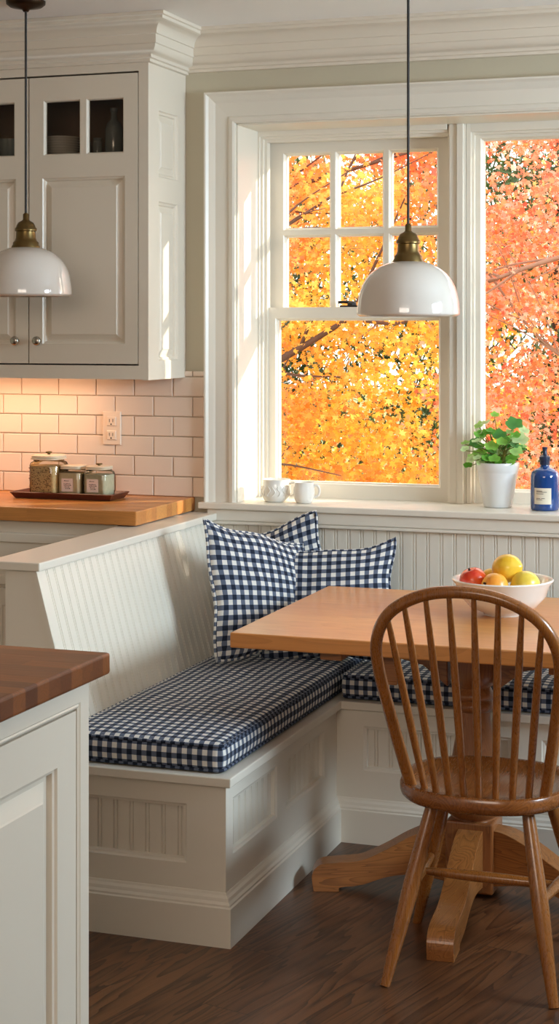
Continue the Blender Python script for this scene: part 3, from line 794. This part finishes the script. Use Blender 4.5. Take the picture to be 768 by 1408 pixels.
# ------------------------------------------------------------------ pendants
def pendant(x, y, zb, label, R=.144):
    t = thing('pendant_lamp', label, 'lamp', (x, y, ZC), 'milk glass pendant lamps')
    s = R/.144
    H = .153*s
    o = [(p.x*R, p.y*H) for p in spline([(.955, 0, 0), (.995, .025, 0), (1, .07, 0), (.992, .17, 0), (.972, .31, 0), (.93, .48, 0), (.86, .63, 0), (.76, .76, 0), (.63, .865, 0), (.50, .93, 0), (.37, .975, 0), (.27, 1.0, 0)], 4)]
    inn = [(max(r-.005, .001), z-.004 if z > .03 else z+.002) for r, z in o if z > .004]
    prof = inn[::-1]+[(.935*R, -.0015)]+o
    m = MB(); m.lathe(prof, (x, y, zb), 64); m.f = m.f[:-2]
    sh = m.build('lamp_shade', M_opal, t, smooth=True)
    zt = zb+.151*s
    MB().lathe([(.030, -.006), (.044, -.004), (.0445, .003), (.040, .010), (.040, .016), (.034, .022), (.031, .030), (.030, .050), (.034, .053), (.034, .060), (.030, .064), (.029, .068), (.024, .078), (.013, .084), (.009, .088), (.009, .104), (.005, .108), (0, .108)], (x, y, zt), 32).build('socket_cap', M_brass, t, smooth=True)
    MB().tube([(x, y, zt+.10), (x, y, (zt+ZC)/2), (x, y, ZC-.02)], .0038, 10).build('cord', M_dark, t, smooth=True)
    MB().lathe([(0, -.034), (.008, -.033), (.012, -.026), (.050, -.018), (.060, -.010), (.061, -.0005), (0, -.0005)], (x, y, ZC), 36).build('canopy', M_bronze, t, smooth=True)
    MB().lathe([(0, .045), (.018, .048), (.028, .065), (.028, .080), (.018, .105), (.014, .125), (0, .125)], (x, y, zb), 24).build('bulb', M_cer, t, smooth=True)
pendant(-1.23, 4.63, 1.582, 'milk glass dome pendant on black cord hanging before the window')
pendant(-2.475, 4.72, 1.647, 'milk glass dome pendant hanging in front of the wall cabinet', .142)

# ------------------------------------------------------------------ bowl + fruit
bx, by = -.972, 4.68
bw = MB().lathe([(0, .004), (.040, .004), (.046, 0), (.052, 0), (.054, .006), (.092, .022), (.118, .052), (.130, .084), (.139, .094), (.141, .098), (.138, .101), (.130, .099), (.124, .090), (.112, .056), (.086, .028), (.045, .012), (0, .012)], (bx, by, .7505), 56)
tag(bw.build('fruit_bowl', M_cer, smooth=True), 'wide white ceramic bowl of fruit on the table', 'bowl')
def fruitmat(name, c1, c2, sc=6, rough=.35):
    m, nt, out = mat(name)
    p = N(nt, 'ShaderNodeBsdfPrincipled', ); p.inputs['Roughness'].default_value = rough; p.inputs['Coat Weight'].default_value = .2
    tc = N(nt, 'ShaderNodeTexCoord'); n = N(nt, 'ShaderNodeTexNoise', i_Scale=float(sc*3), i_Detail=3.0); L(nt, tc.outputs['Object'], n.inputs['Vector'])
    cr = N(nt, 'ShaderNodeValToRGB'); cr.color_ramp.elements[0].position = .35; cr.color_ramp.elements[0].color = c1; cr.color_ramp.elements[1].position = .65; cr.color_ramp.elements[1].color = c2
    L(nt, n.outputs['Fac'], cr.inputs[0]); L(nt, cr.outputs[0], p.inputs['Base Color'])
    n2 = N(nt, 'ShaderNodeTexNoise', i_Scale=300.0); L(nt, tc.outputs['Object'], n2.inputs['Vector'])
    b = N(nt, 'ShaderNodeBump', i_Strength=.25, i_Distance=.0015); L(nt, n2.outputs['Fac'], b.inputs['Height']); L(nt, b.outputs[0], p.inputs['Normal'])
    L(nt, p.outputs[0], out.inputs[0]); return m
F_lem = fruitmat('lemon_skin', srgb(240, 186, 40), srgb(250, 208, 70)); F_red = fruitmat('apple_skin', srgb(196, 40, 22), srgb(232, 96, 40), 5, .2)
F_pch = fruitmat('peach_skin', srgb(236, 140, 40), srgb(246, 186, 70), 4); F_yel = fruitmat('yellow_skin', srgb(226, 190, 60), srgb(238, 210, 90), 4)
def fruit(name, c, r, el, ang, m_, label, cat, tip=0, stem=True, apple=False):
    q = MB(); n = 28; k = 18; prof = []
    for j in range(k+1):
        a = -PI/2+PI*j/k; rr = math.cos(a); z = math.sin(a)*el
        if tip and j > k-4: z += tip*(j-(k-4))/4; rr = rr*.85
        if tip and j < 2: z -= tip*.4*(2-j)/2
        if apple and j > k-3: z -= .16*(j-(k-3))/3*1.2
        prof.append((max(rr, 0)*r if 0 < j < k else 0, z*r))
    q.lathe(prof, (0, 0, 0), n)
    R = Matrix.Rotation(math.radians(ang[1]), 3, 'Z') @ Matrix.Rotation(math.radians(ang[0]), 3, 'Y')
    q.v = [tuple(Vector(c)+R @ Vector(p)) for p in q.v]
    o = q.build(name, m_, smooth=True); tag(o, label, cat, 'fruit in the white bowl')
    if stem:
        e = Vector((0, 0, r*(el+tip)-(.16*r if apple else 0)))
        s = MB().tube([tuple(Vector(c)+R @ (e*.95)), tuple(Vector(c)+R @ (e+Vector((0, .001, .006))))], .003, 8); s.build('stem', M_soil, o)
zf = .7505
fruit('apple', (bx-.082, by-.012, zf+.094), .0385, .9, (-20, 30), F_red, 'red apple at the left side of the white bowl', 'apple', apple=True)
fruit('peach', (bx-.012, by-.050, zf+.083), .039, .95, (70, 220), F_pch, 'orange yellow peach at the front centre of the white bowl', 'peach', apple=True)
fruit('lemon', (bx+.010, by+.012, zf+.127), .0395, 1.12, (78, -22), F_lem, 'large lemon lying on top of the other fruit', 'lemon', tip=.16, stem=False)
fruit('lemon', (bx+.066, by-.014, zf+.087), .039, 1.05, (100, 205), F_yel, 'yellow lemon with a dark stem end at the right of the bowl', 'lemon', tip=.05)
fruit('lemon', (bx-.042, by+.045, zf+.088), .032, 1.1, (80, 60), F_lem, 'small lemon half hidden at the back, between apple and top lemon', 'lemon', tip=.12, stem=False)

# ------------------------------------------------------------------ sill things
SZ = .9575
def mug(x, y, r, h, label, ang, relief):
    t = thing('ceramic_mug', label, 'mug', (x, y, SZ), 'white mugs on the sill')
    pr = [(0, 0), (r*.70, 0), (r*.76, .002), (r*.93, h*.22), (r*1.0, h*.5), (r*.98, h*.72), (r*.93, h*.85), (r*.95, h), (r*.91, h), (r*.88, h*.85), (r*.93, h*.5), (r*.7, .008), (0, .006)]
    b = MB().lathe(pr, (x, y, SZ), 40); bo = b.build('cup', M_cer, t, smooth=True)
    c, s = math.cos(math.radians(ang)), math.sin(math.radians(ang))
    pts = spline([(r*.93, h*.80), (r*1.25, h*.84), (r*1.48, h*.66), (r*1.42, h*.40), (r*.95, h*.26)] and [Vector((q[0]*c+x, q[0]*s+y, q[1]+SZ)) for q in [(r*.93, h*.80), (r*1.22, h*.86), (r*1.46, h*.66), (r*1.38, h*.40), (r*.95, h*.26)]], 6)
    MB().tube(pts, .0045, 10).build('handle', M_cer, t, smooth=True)
    if relief:
        rm = MB()
        for i in range(10):
            a0 = -PI+PI*i/9*1.0; cc, ss = math.cos(a0), math.sin(a0)
            pp = []
            for k in range(9):
                u = (k/8-.5); aa = a0+.10*math.sin(k/8*2*PI+i); zz = h*(.28+.42*k/8); rr = r*(.945+.055*math.sin(min(1, zz/h*1.1)*PI*.9))
                pp.append((x+rr*math.cos(aa), y+rr*math.sin(aa), SZ+zz))
            rm.tube(pp, .0016, 6)
        rm.build('relief_pattern', M_cer, bo, smooth=True)
mug(-1.917, 5.47, .051, .076, 'wider white mug with raised pattern, beside the window jamb', 5, True)
mug(-1.812, 5.455, .036, .070, 'smaller plain white mug on the sill', 8, False)

# plant
px, py = -1.168, 5.545
pl = thing('potted_plant', 'leafy green plant in a white pot on the window sill', 'plant', (px, py, SZ))
MB().lathe([(0, 0), (.044, 0), (.047, .003), (.066, .112), (.067, .118), (.0695, .122), (.071, .142), (.0695, .147), (.066, .147), (.064, .142), (.062, .118), (.060, .110), (0, .108)], (px, py, SZ), 48).build('pot', M_pot, pl, smooth=True)
MB().lathe([(0, .131), (.03, .133), (.0635, .128), (.062, .115), (0, .112)], (px, py, SZ), 32).build('soil', M_soil, pl, smooth=True)
random.seed(21)
sm_ = MB(); lf = MB(); tints = []
def leaf(m, c, r, nrm, up, tints, col, cup=.45):
    nrm = Vector(nrm).normalized(); up = Vector(up); up = (up-nrm*up.dot(nrm)).normalized(); sd = up.cross(nrm)
    n = 18; vs = [Vector(c)]; 
    for ring in (.5, 1.0):
        for i in range(n):
            a = 2*PI*i/n; rr = r*(1-.42*max(0, math.cos(a-PI))**6*1.0)*(1+.10*math.cos(5*a))*ring
            vs.append(Vector(c)+up*rr*math.cos(a)+sd*rr*math.sin(a)+nrm*(cup*r*ring*ring*(.4+.2*math.cos(5*a))))
    fs = [(0, 1+i, 1+(i+1) % n) for i in range(n)]+[(1+i, 1+n+i, 1+n+(i+1) % n, 1+(i+1) % n) for i in range(n)]
    m.add(vs, fs)
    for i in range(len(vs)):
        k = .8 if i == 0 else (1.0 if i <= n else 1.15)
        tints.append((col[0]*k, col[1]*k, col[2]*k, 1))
spec = [(-.085, .205, .030), (-.055, .235, .026), (-.040, .275, .024), (-.020, .300, .018), (-.075, .165, .028), (-.100, .190, .018), (-.060, .175, .030), (.050, .270, .036), (.085, .225, .034),
        (.065, .185, .030), (.030, .215, .032), (.005, .235, .030), (-.010, .200, .028), (.020, .180, .028), (-.035, .160, .026), (.000, .160, .024), (.045, .160, .024), (-.095, .135, .018), (.080, .250, .024),
        (-.025, .245, .024), (.010, .195, .026), (.060, .215, .026), (-.065, .265, .022), (-.115, .205, .018), (.035, .245, .022), (.022, .150, .02), (-.02, .148, .02), (-.05, .145, .022), (.05, .148, .02)]+[(random.uniform(-.085, .075), random.uniform(.145, .25), random.uniform(.011, .02)) for _ in range(34)]
for i, (dx, dz, r) in enumerate(spec):
    dy = random.uniform(-.06, .05)
    c = Vector((px+dx*1.0, py+dy, SZ+dz)); base_ = Vector((px+dx*.25, py+dy*.3, SZ+.128))
    md = base_.lerp(c, .5)+Vector((-dx*.15, 0, .015))
    sm_.tube(spline([base_, md, c-Vector((0, 0, r*.2))], 5), .0016, 6)
    nr = Vector((dx*2+random.uniform(-.4, .4), -.55+random.uniform(-.3, .3), .75)); g = random.random()
    col = random.choice([(.10, .34, .03), (.16, .44, .05), (.26, .55, .08), (.07, .26, .05), (.34, .58, .16), (.55, .72, .36)])
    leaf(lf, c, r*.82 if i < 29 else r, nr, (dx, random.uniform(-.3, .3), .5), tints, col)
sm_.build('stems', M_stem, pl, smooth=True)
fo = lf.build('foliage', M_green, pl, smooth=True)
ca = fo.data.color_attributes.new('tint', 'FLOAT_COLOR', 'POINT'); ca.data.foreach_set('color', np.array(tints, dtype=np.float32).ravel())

# blue bottle
qx, qy = -1.004, 5.50
bt = thing('soap_bottle', 'cobalt blue bottle with a cream label at the right of the sill', 'bottle', (qx, qy, SZ))
MB().lathe([(0, 0), (.042, 0), (.046, .004), (.0465, .012), (.0465, .108), (.044, .122), (.034, .132), (.018, .138), (.015, .142), (.015, .150), (0, .150)], (qx, qy, SZ), 48).build('glass_body', M_blue, bt, smooth=True)
MB().lathe([(0, .146), (.0165, .146), (.0165, .160), (.018, .161), (.018, .172), (.014, .175), (.009, .177), (.007, .180), (.007, .196), (.0085, .197), (.0085, .204), (0, .205)], (qx, qy, SZ), 28).build('pump_cap', M_navyp, bt, smooth=True)
def wraplab(name, a0, a1, z0, z1, r, m_, par):
    q = MB(); n = 14
    vs = []
    for rr in (r, r+.0006):
        for i in range(n+1):
            a = math.radians(a0+(a1-a0)*i/n); vs += [(qx+rr*math.cos(a), qy+rr*math.sin(a), SZ+z0), (qx+rr*math.cos(a), qy+rr*math.sin(a), SZ+z1)]
    o = 2*(n+1); fs = []
    for i in range(n):
        fs.append((o+2*i, o+2*i+2, o+2*i+3, o+2*i+1)); fs.append((2*i, 2*i+1, 2*i+3, 2*i+2)); fs.append((2*i+1, o+2*i+1, o+2*i+3, 2*i+3)); fs.append((2*i, 2*i+2, o+2*i+2, o+2*i))
    q.add(vs, fs); return q.build(name, m_, par, smooth=False)
lb = wraplab('paper_label', 236, 306, .022, .074, .0467, M_label, bt)
for (z, a, b_) in [(.064, 246, 270), (.0605, 246, 288), (.055, 246, 275), (.040, 246, 262), (.040, 266, 280), (.036, 246, 270)]:
    wraplab('lettering', a, b_, z, z+.0016, .0474, M_ink, lb)

# ------------------------------------------------------------------ garden
g = MB().box(-40, 40, 5.9, 60, -.75, -.7)
tag(g.build('lawn', M_lawn), 'green lawn outside under the maple trees', 'lawn', kind='stuff')
def maple_shape():
    A = []; tips = [(0, 1.0), (52, .88), (108, .62)]
    seq = [(180, .42)]
    seq += [(-150, .34), (-112, .66), (-84, .36), (-52, .92), (-26, .40), (0, 1.05), (26, .40), (52, .92), (84, .36), (112, .66), (150, .34)]
    return [(r*math.sin(math.radians(a)), r*math.cos(math.radians(a))) for a, r in seq]
SH = np.array(maple_shape())
def foliage(name, parent, centres, spread, per, size, colfn, m_, seed, shape=SH, flat=.7):
    rs = np.random.RandomState(seed)
    C_ = np.repeat(np.array(centres), per, axis=0); n = len(C_)
    pos = C_+rs.normal(size=(n, 3))*np.array(spread)
    nr = rs.normal(size=(n, 3))*flat+np.array([.25, -.7, .6]); nr /= np.linalg.norm(nr, axis=1)[:, None]
    up = rs.normal(size=(n, 3))*.6+np.array([0, -.3, -1.0]); up -= nr*(up*nr).sum(1)[:, None]; up /= np.linalg.norm(up, axis=1)[:, None]
    sd = np.cross(up, nr); s = size*rs.uniform(.65, 1.25, n)
    k = len(shape)
    V = pos[:, None, :]+s[:, None, None]*(shape[None, :, 0:1]*sd[:, None, :]+shape[None, :, 1:2]*up[:, None, :])
    fold = (np.abs(shape[:, 0])*.35)[None, :, None]*s[:, None, None]*nr[:, None, :]*rs.uniform(-.6, 1, n)[:, None, None]
    V = (V+fold).reshape(-1, 3)
    o0 = np.array(parent['_w']); V = V-o0
    me = bpy.data.meshes.new(name); me.vertices.add(n*k); me.vertices.foreach_set('co', V.astype(np.float32).ravel())
    me.loops.add(n*k); me.loops.foreach_set('vertex_index', np.arange(n*k, dtype=np.int32))
    me.polygons.add(n); me.polygons.foreach_set('loop_start', (np.arange(n)*k).astype(np.int32)); me.polygons.foreach_set('loop_total', np.full(n, k, dtype=np.int32))
    me.update(calc_edges=True)
    cl = colfn(pos, rs); cl = np.repeat(cl, k, axis=0); cl = np.concatenate([cl, np.ones((n*k, 1))], 1)
    ca = me.color_attributes.new('tint', 'FLOAT_COLOR', 'POINT'); ca.data.foreach_set('color', cl.astype(np.float32).ravel())
    o = bpy.data.objects.new(name, me); COL.objects.link(o); me.materials.append(m_); o.parent = parent
    return o
def lin(c): return np.array(srgb(*c)[:3])
def noise3(pos, f, sd):
    return np.array([noise.noise(Vector((p[0]*f+sd, p[1]*f, p[2]*f))) for p in pos])
def bark_branches(parent, base, limbs, seed, M_bark=M_bark):
    m = MB(); m.tube(spline(base[0], 6), base[1] if isinstance(base[1], float) else base[1], 12)
    m.build('trunk', M_bark, parent, smooth=True)
    rnd = random.Random(seed)
    for (pts, r0) in limbs:
        b = MB(); P_ = spline(pts, 8); n = len(P_)
        b.tube(P_, [r0*(1-.75*i/(n-1)) for i in range(n)], 10)
        for q in range(9):
            i = rnd.randint(int(n*.2), n-1); s = P_[i]; d = (P_[min(n-1, i+1)]-P_[i-1]).normalized()
            d = (d+Vector((rnd.uniform(-.6, .6), rnd.uniform(-.5, .3), rnd.uniform(-.5, .8)))).normalized(); ln = rnd.uniform(.35, .8)
            tw = [s, s+d*ln*.5+Vector((0, 0, rnd.uniform(-.05, .1))), s+d*ln+Vector((rnd.uniform(-.1, .1), 0, rnd.uniform(-.05, .15)))]
            b.tube(spline(tw, 4), [r0*.28*(1-.8*j/8) for j in range(9)], 6)
        b.build('branch', M_bark, parent, smooth=True)
def gold_colours(pos, rs):
    n = len(pos); red, org, yel, gold = lin((248, 122, 96)), lin((252, 160, 70)), lin((255, 214, 96)), lin((254, 188, 60))
    zz = 1.55+(pos[:, 2]-1.55)*9.5/pos[:, 1]          # height as a share of the crown
    a = noise3(pos, 1.1, 3)*1.4+(zz-1.95)*1.5+np.maximum(0, pos[:, 0]*9.5/pos[:, 1]+2.75)*.9+rs.normal(size=n)*.14
    a = np.clip(a, 0, 1)[:, None]
    b = np.clip(.5+noise3(pos, 1.7, 40)*1.6+rs.normal(size=n)*.22, 0, 1)[:, None]
    warm = yel*b+gold*(1-b); hot = red*(.75*b+.25)+org*(.75*(1-b))
    c = warm*(1-a)+hot*a
    o = np.clip(noise3(pos, 1.3, 80)*2.2-.1, 0, .85)[:, None]; c = c*(1-o)+org*o
    return np.clip(c*rs.uniform(.6, 1.15, n)[:, None], 0, 1)
def coral_colours(pos, rs):
    n = len(pos); coral, org, pink, red = lin((246, 152, 118)), lin((250, 170, 104)), lin((255, 200, 176)), lin((240, 124, 92))
    b = np.clip(.5+noise3(pos, 1.4, 11)*1.5+rs.normal(size=n)*.25, 0, 1)[:, None]; q = rs.uniform(size=n)[:, None]
    c = coral*b+org*(1-b); c = np.where(q > .72, pink, c); c = np.where(q < .10, red, c)
    return np.clip(c*rs.uniform(.6, 1.15, n)[:, None], 0, 1)
def green_colours(pos, rs):
    n = len(pos); q = rs.uniform(size=n)[:, None]; return (lin((40, 66, 34))*(1-q)+lin((84, 104, 52))*q)
def clumps(seed, n, x, y, z, keep):
    rs = np.random.RandomState(seed); out = []
    while len(out) < n:
        p = (rs.uniform(*x), rs.uniform(*y), rs.uniform(*z))
        if keep(p) and noise.noise(Vector((p[0]*1.1+seed, p[1]*.8, p[2]*1.9))) > -.20: out.append(p)
    return out
mA = thing('maple_tree', 'golden yellow maple with coral top filling the left window', 'tree', (-5.6, 9.8, -.7), 'maples outside')
bark_branches(mA, ([(-5.6, 9.8, -.7), (-5.5, 9.8, .2), (-5.3, 9.7, 1.0), (-5.4, 9.6, 2.2), (-5.2, 9.6, 3.6)], .15), [
    ([(-5.4, 9.7, .5), (-4.3, 9.1, 1.05), (-3.3, 8.7, 1.25), (-2.6, 8.6, 1.60)], .048),
    ([(-5.3, 9.7, .9), (-4.2, 9.0, .95), (-3.3, 8.8, .70), (-2.5, 8.7, .35)], .042),
    ([(-5.3, 9.6, 1.8), (-4.2, 9.2, 2.1), (-3.2, 9.0, 2.3), (-2.4, 9.0, 2.5)], .028),
    ([(-5.3, 9.6, 1.3), (-4.0, 8.8, 1.8), (-3.2, 8.5, 1.95), (-2.6, 8.4, 2.25)], .024)], 5)
fA = foliage('foliage', mA, clumps(2, 1000, (-7.6, -2.15), (8.3, 11.0), (-.6, 3.9), lambda p: True), (.16, .15, .07), 150, .027, gold_colours, M_leaf, 12)
mB = thing('maple_tree', 'coral orange maple with pale twigs filling the right window', 'tree', (.6, 10.6, -.7), 'maples outside')
bark_branches(mB, ([(.6, 10.6, -.7), (.5, 10.6, .3), (.2, 10.5, 1.2), (.1, 10.4, 2.4), (.2, 10.4, 3.8)], .15), [
    ([(.2, 10.4, 1.5), (-.8, 9.7, 2.0), (-1.5, 9.2, 1.95), (-2.2, 9.0, 1.70)], .03),
    ([(.3, 10.4, .9), (-.8, 9.6, 1.2), (-1.6, 9.2, 1.4), (-2.2, 9.1, 2.2)], .018),
    ([(.1, 10.4, 2.3), (-.8, 9.9, 2.6), (-1.6, 9.5, 2.7), (-2.1, 9.4, 2.9)], .02)], 9, M_bark2)
fB = foliage('foliage', mB, clumps(8, 780, (-2.25, 2.0), (9.0, 11.6), (-.6, 4.0), lambda p: True)+clumps(9, 640, (1.3, 3.3), (6.3, 8.4), (.8, 4.2), lambda p: 5.5+.62*(p[0]+.2) < p[1] < 5.7+.62*(p[0]+1.27)-.32), (.16, .15, .07), 125, .027, coral_colours, M_leaf, 33)  # second clump set is added out of view to block sun through right window
needle = np.array([(-.12, -1), (.12, -1), (.16, .2), (0, 1.1), (-.16, .2)])
for (x, y, w, h, lab, sd) in [(-5.6, 14.5, 1.6, 3.4, 'dark evergreen shrub glimpsed behind the golden maple', 4), (-2.6, 15.0, 1.7, 4.2, 'dark evergreen seen between the two maples', 6), (.2, 15.0, 1.8, 4.0, 'dark evergreen glimpsed behind the coral maple', 10)]:
    t = thing('evergreen_shrub', lab, 'shrub', (x, y, -.7), 'evergreens behind the maples')
    MB().tube([(x, y, -.7), (x, y, h*.8)], [.12, .04], 10).build('trunk', M_bark, t, smooth=True)
    rs = np.random.RandomState(sd); cen = []
    while len(cen) < 230:
        p = rs.uniform(-1, 1, 3)
        if p[0]**2+p[1]**2+p[2]**2 < 1: cen.append((x+p[0]*w, y+p[1]*w*.6, -.7+(h+.7)/2*(1+p[2])))
    foliage('foliage', t, cen, (.2, .2, .14), 55, .085, green_colours, M_green, sd, shape=needle, flat=.8)

# ------------------------------------------------------------------ light
w = bpy.data.worlds.new('World'); SC.world = w; w.use_nodes = True; nt = w.node_tree; nt.nodes.clear()
wo = nt.nodes.new('ShaderNodeOutputWorld'); bg = nt.nodes.new('ShaderNodeBackground'); sky = nt.nodes.new('ShaderNodeTexSky')
SUN = Vector((1.0, .62, .43)).normalized()
sky.sky_type = 'NISHITA'; sky.sun_disc = False; sky.sun_elevation = math.asin(SUN.z); sky.sun_rotation = math.atan2(SUN.x, SUN.y); sky.air_density = 1.0; sky.dust_density = 3.0
hz = nt.nodes.new('ShaderNodeMix'); hz.data_type = 'RGBA'; hz.inputs[0].default_value = .75; hz.inputs[7].default_value = (1.0, .97, .92, 1)
ml = nt.nodes.new('ShaderNodeVectorMath'); ml.operation = 'SCALE'; ml.inputs['Scale'].default_value = .12
L(nt, sky.outputs[0], ml.inputs[0]); L(nt, ml.outputs[0], hz.inputs[6]); L(nt, hz.outputs[2], bg.inputs[0]); bg.inputs[1].default_value = 2.4
L(nt, bg.outputs[0], wo.inputs[0])
def light(name, typ, loc, d, energy, col, **kw):
    l = bpy.data.lights.new(name, typ); l.energy = energy; l.color = col
    for k, v in kw.items(): setattr(l, k, v)
    o = bpy.data.objects.new(name, l); COL.objects.link(o); o.location = loc
    o.rotation_euler = Vector(d).to_track_quat('-Z', 'Y').to_euler(); return o
light('sun', 'SUN', (6, 9, 6), -SUN, 6.8, (1.0, .90, .74), angle=math.radians(.6))
light('right_fill_light', 'AREA', (1.85, 4.2, 1.85), (-1, .1, -.16), 38, (.68, .86, 1.0), shape='RECTANGLE', size=1.3, size_y=.8, spread=math.radians(125))  # added cool fill from the right; that wall has no window
light('rear_fill_light', 'AREA', (-.7, -.5, 2.3), (-.18, 1, -.36), 30, (1.0, .86, .73), shape='RECTANGLE', size=2.0, size_y=1.0)  # added warm fill behind the camera for front faces; no fixture there
light('under_cabinet_light', 'AREA', (-3.0, 5.22, 1.372), (0, .15, -1), 1.5, (1.0, .60, .36), shape='RECTANGLE', size=.9, size_y=.05)

# ------------------------------------------------------------------ camera
cd = bpy.data.cameras.new('camera'); cam = bpy.data.objects.new('camera', cd); COL.objects.link(cam)
F = 2340.0
cd.sensor_fit = 'VERTICAL'; cd.sensor_height = 36; cd.lens = F/1408*36; cd.shift_y = -(704-450)/1408; cd.clip_start = .05; cd.clip_end = 200
cam.location = (0, 0, 1.55); cam.rotation_euler = (PI/2, 0, math.radians(19.2)); SC.camera = cam
SC.view_settings.view_transform = 'Standard'; SC.view_settings.look = 'None'; SC.view_settings.exposure = 1.05; SC.view_settings.gamma = 1.0; SC.view_settings.use_curve_mapping = False
for o in bpy.data.objects:
    if '_w' in o: del o['_w']
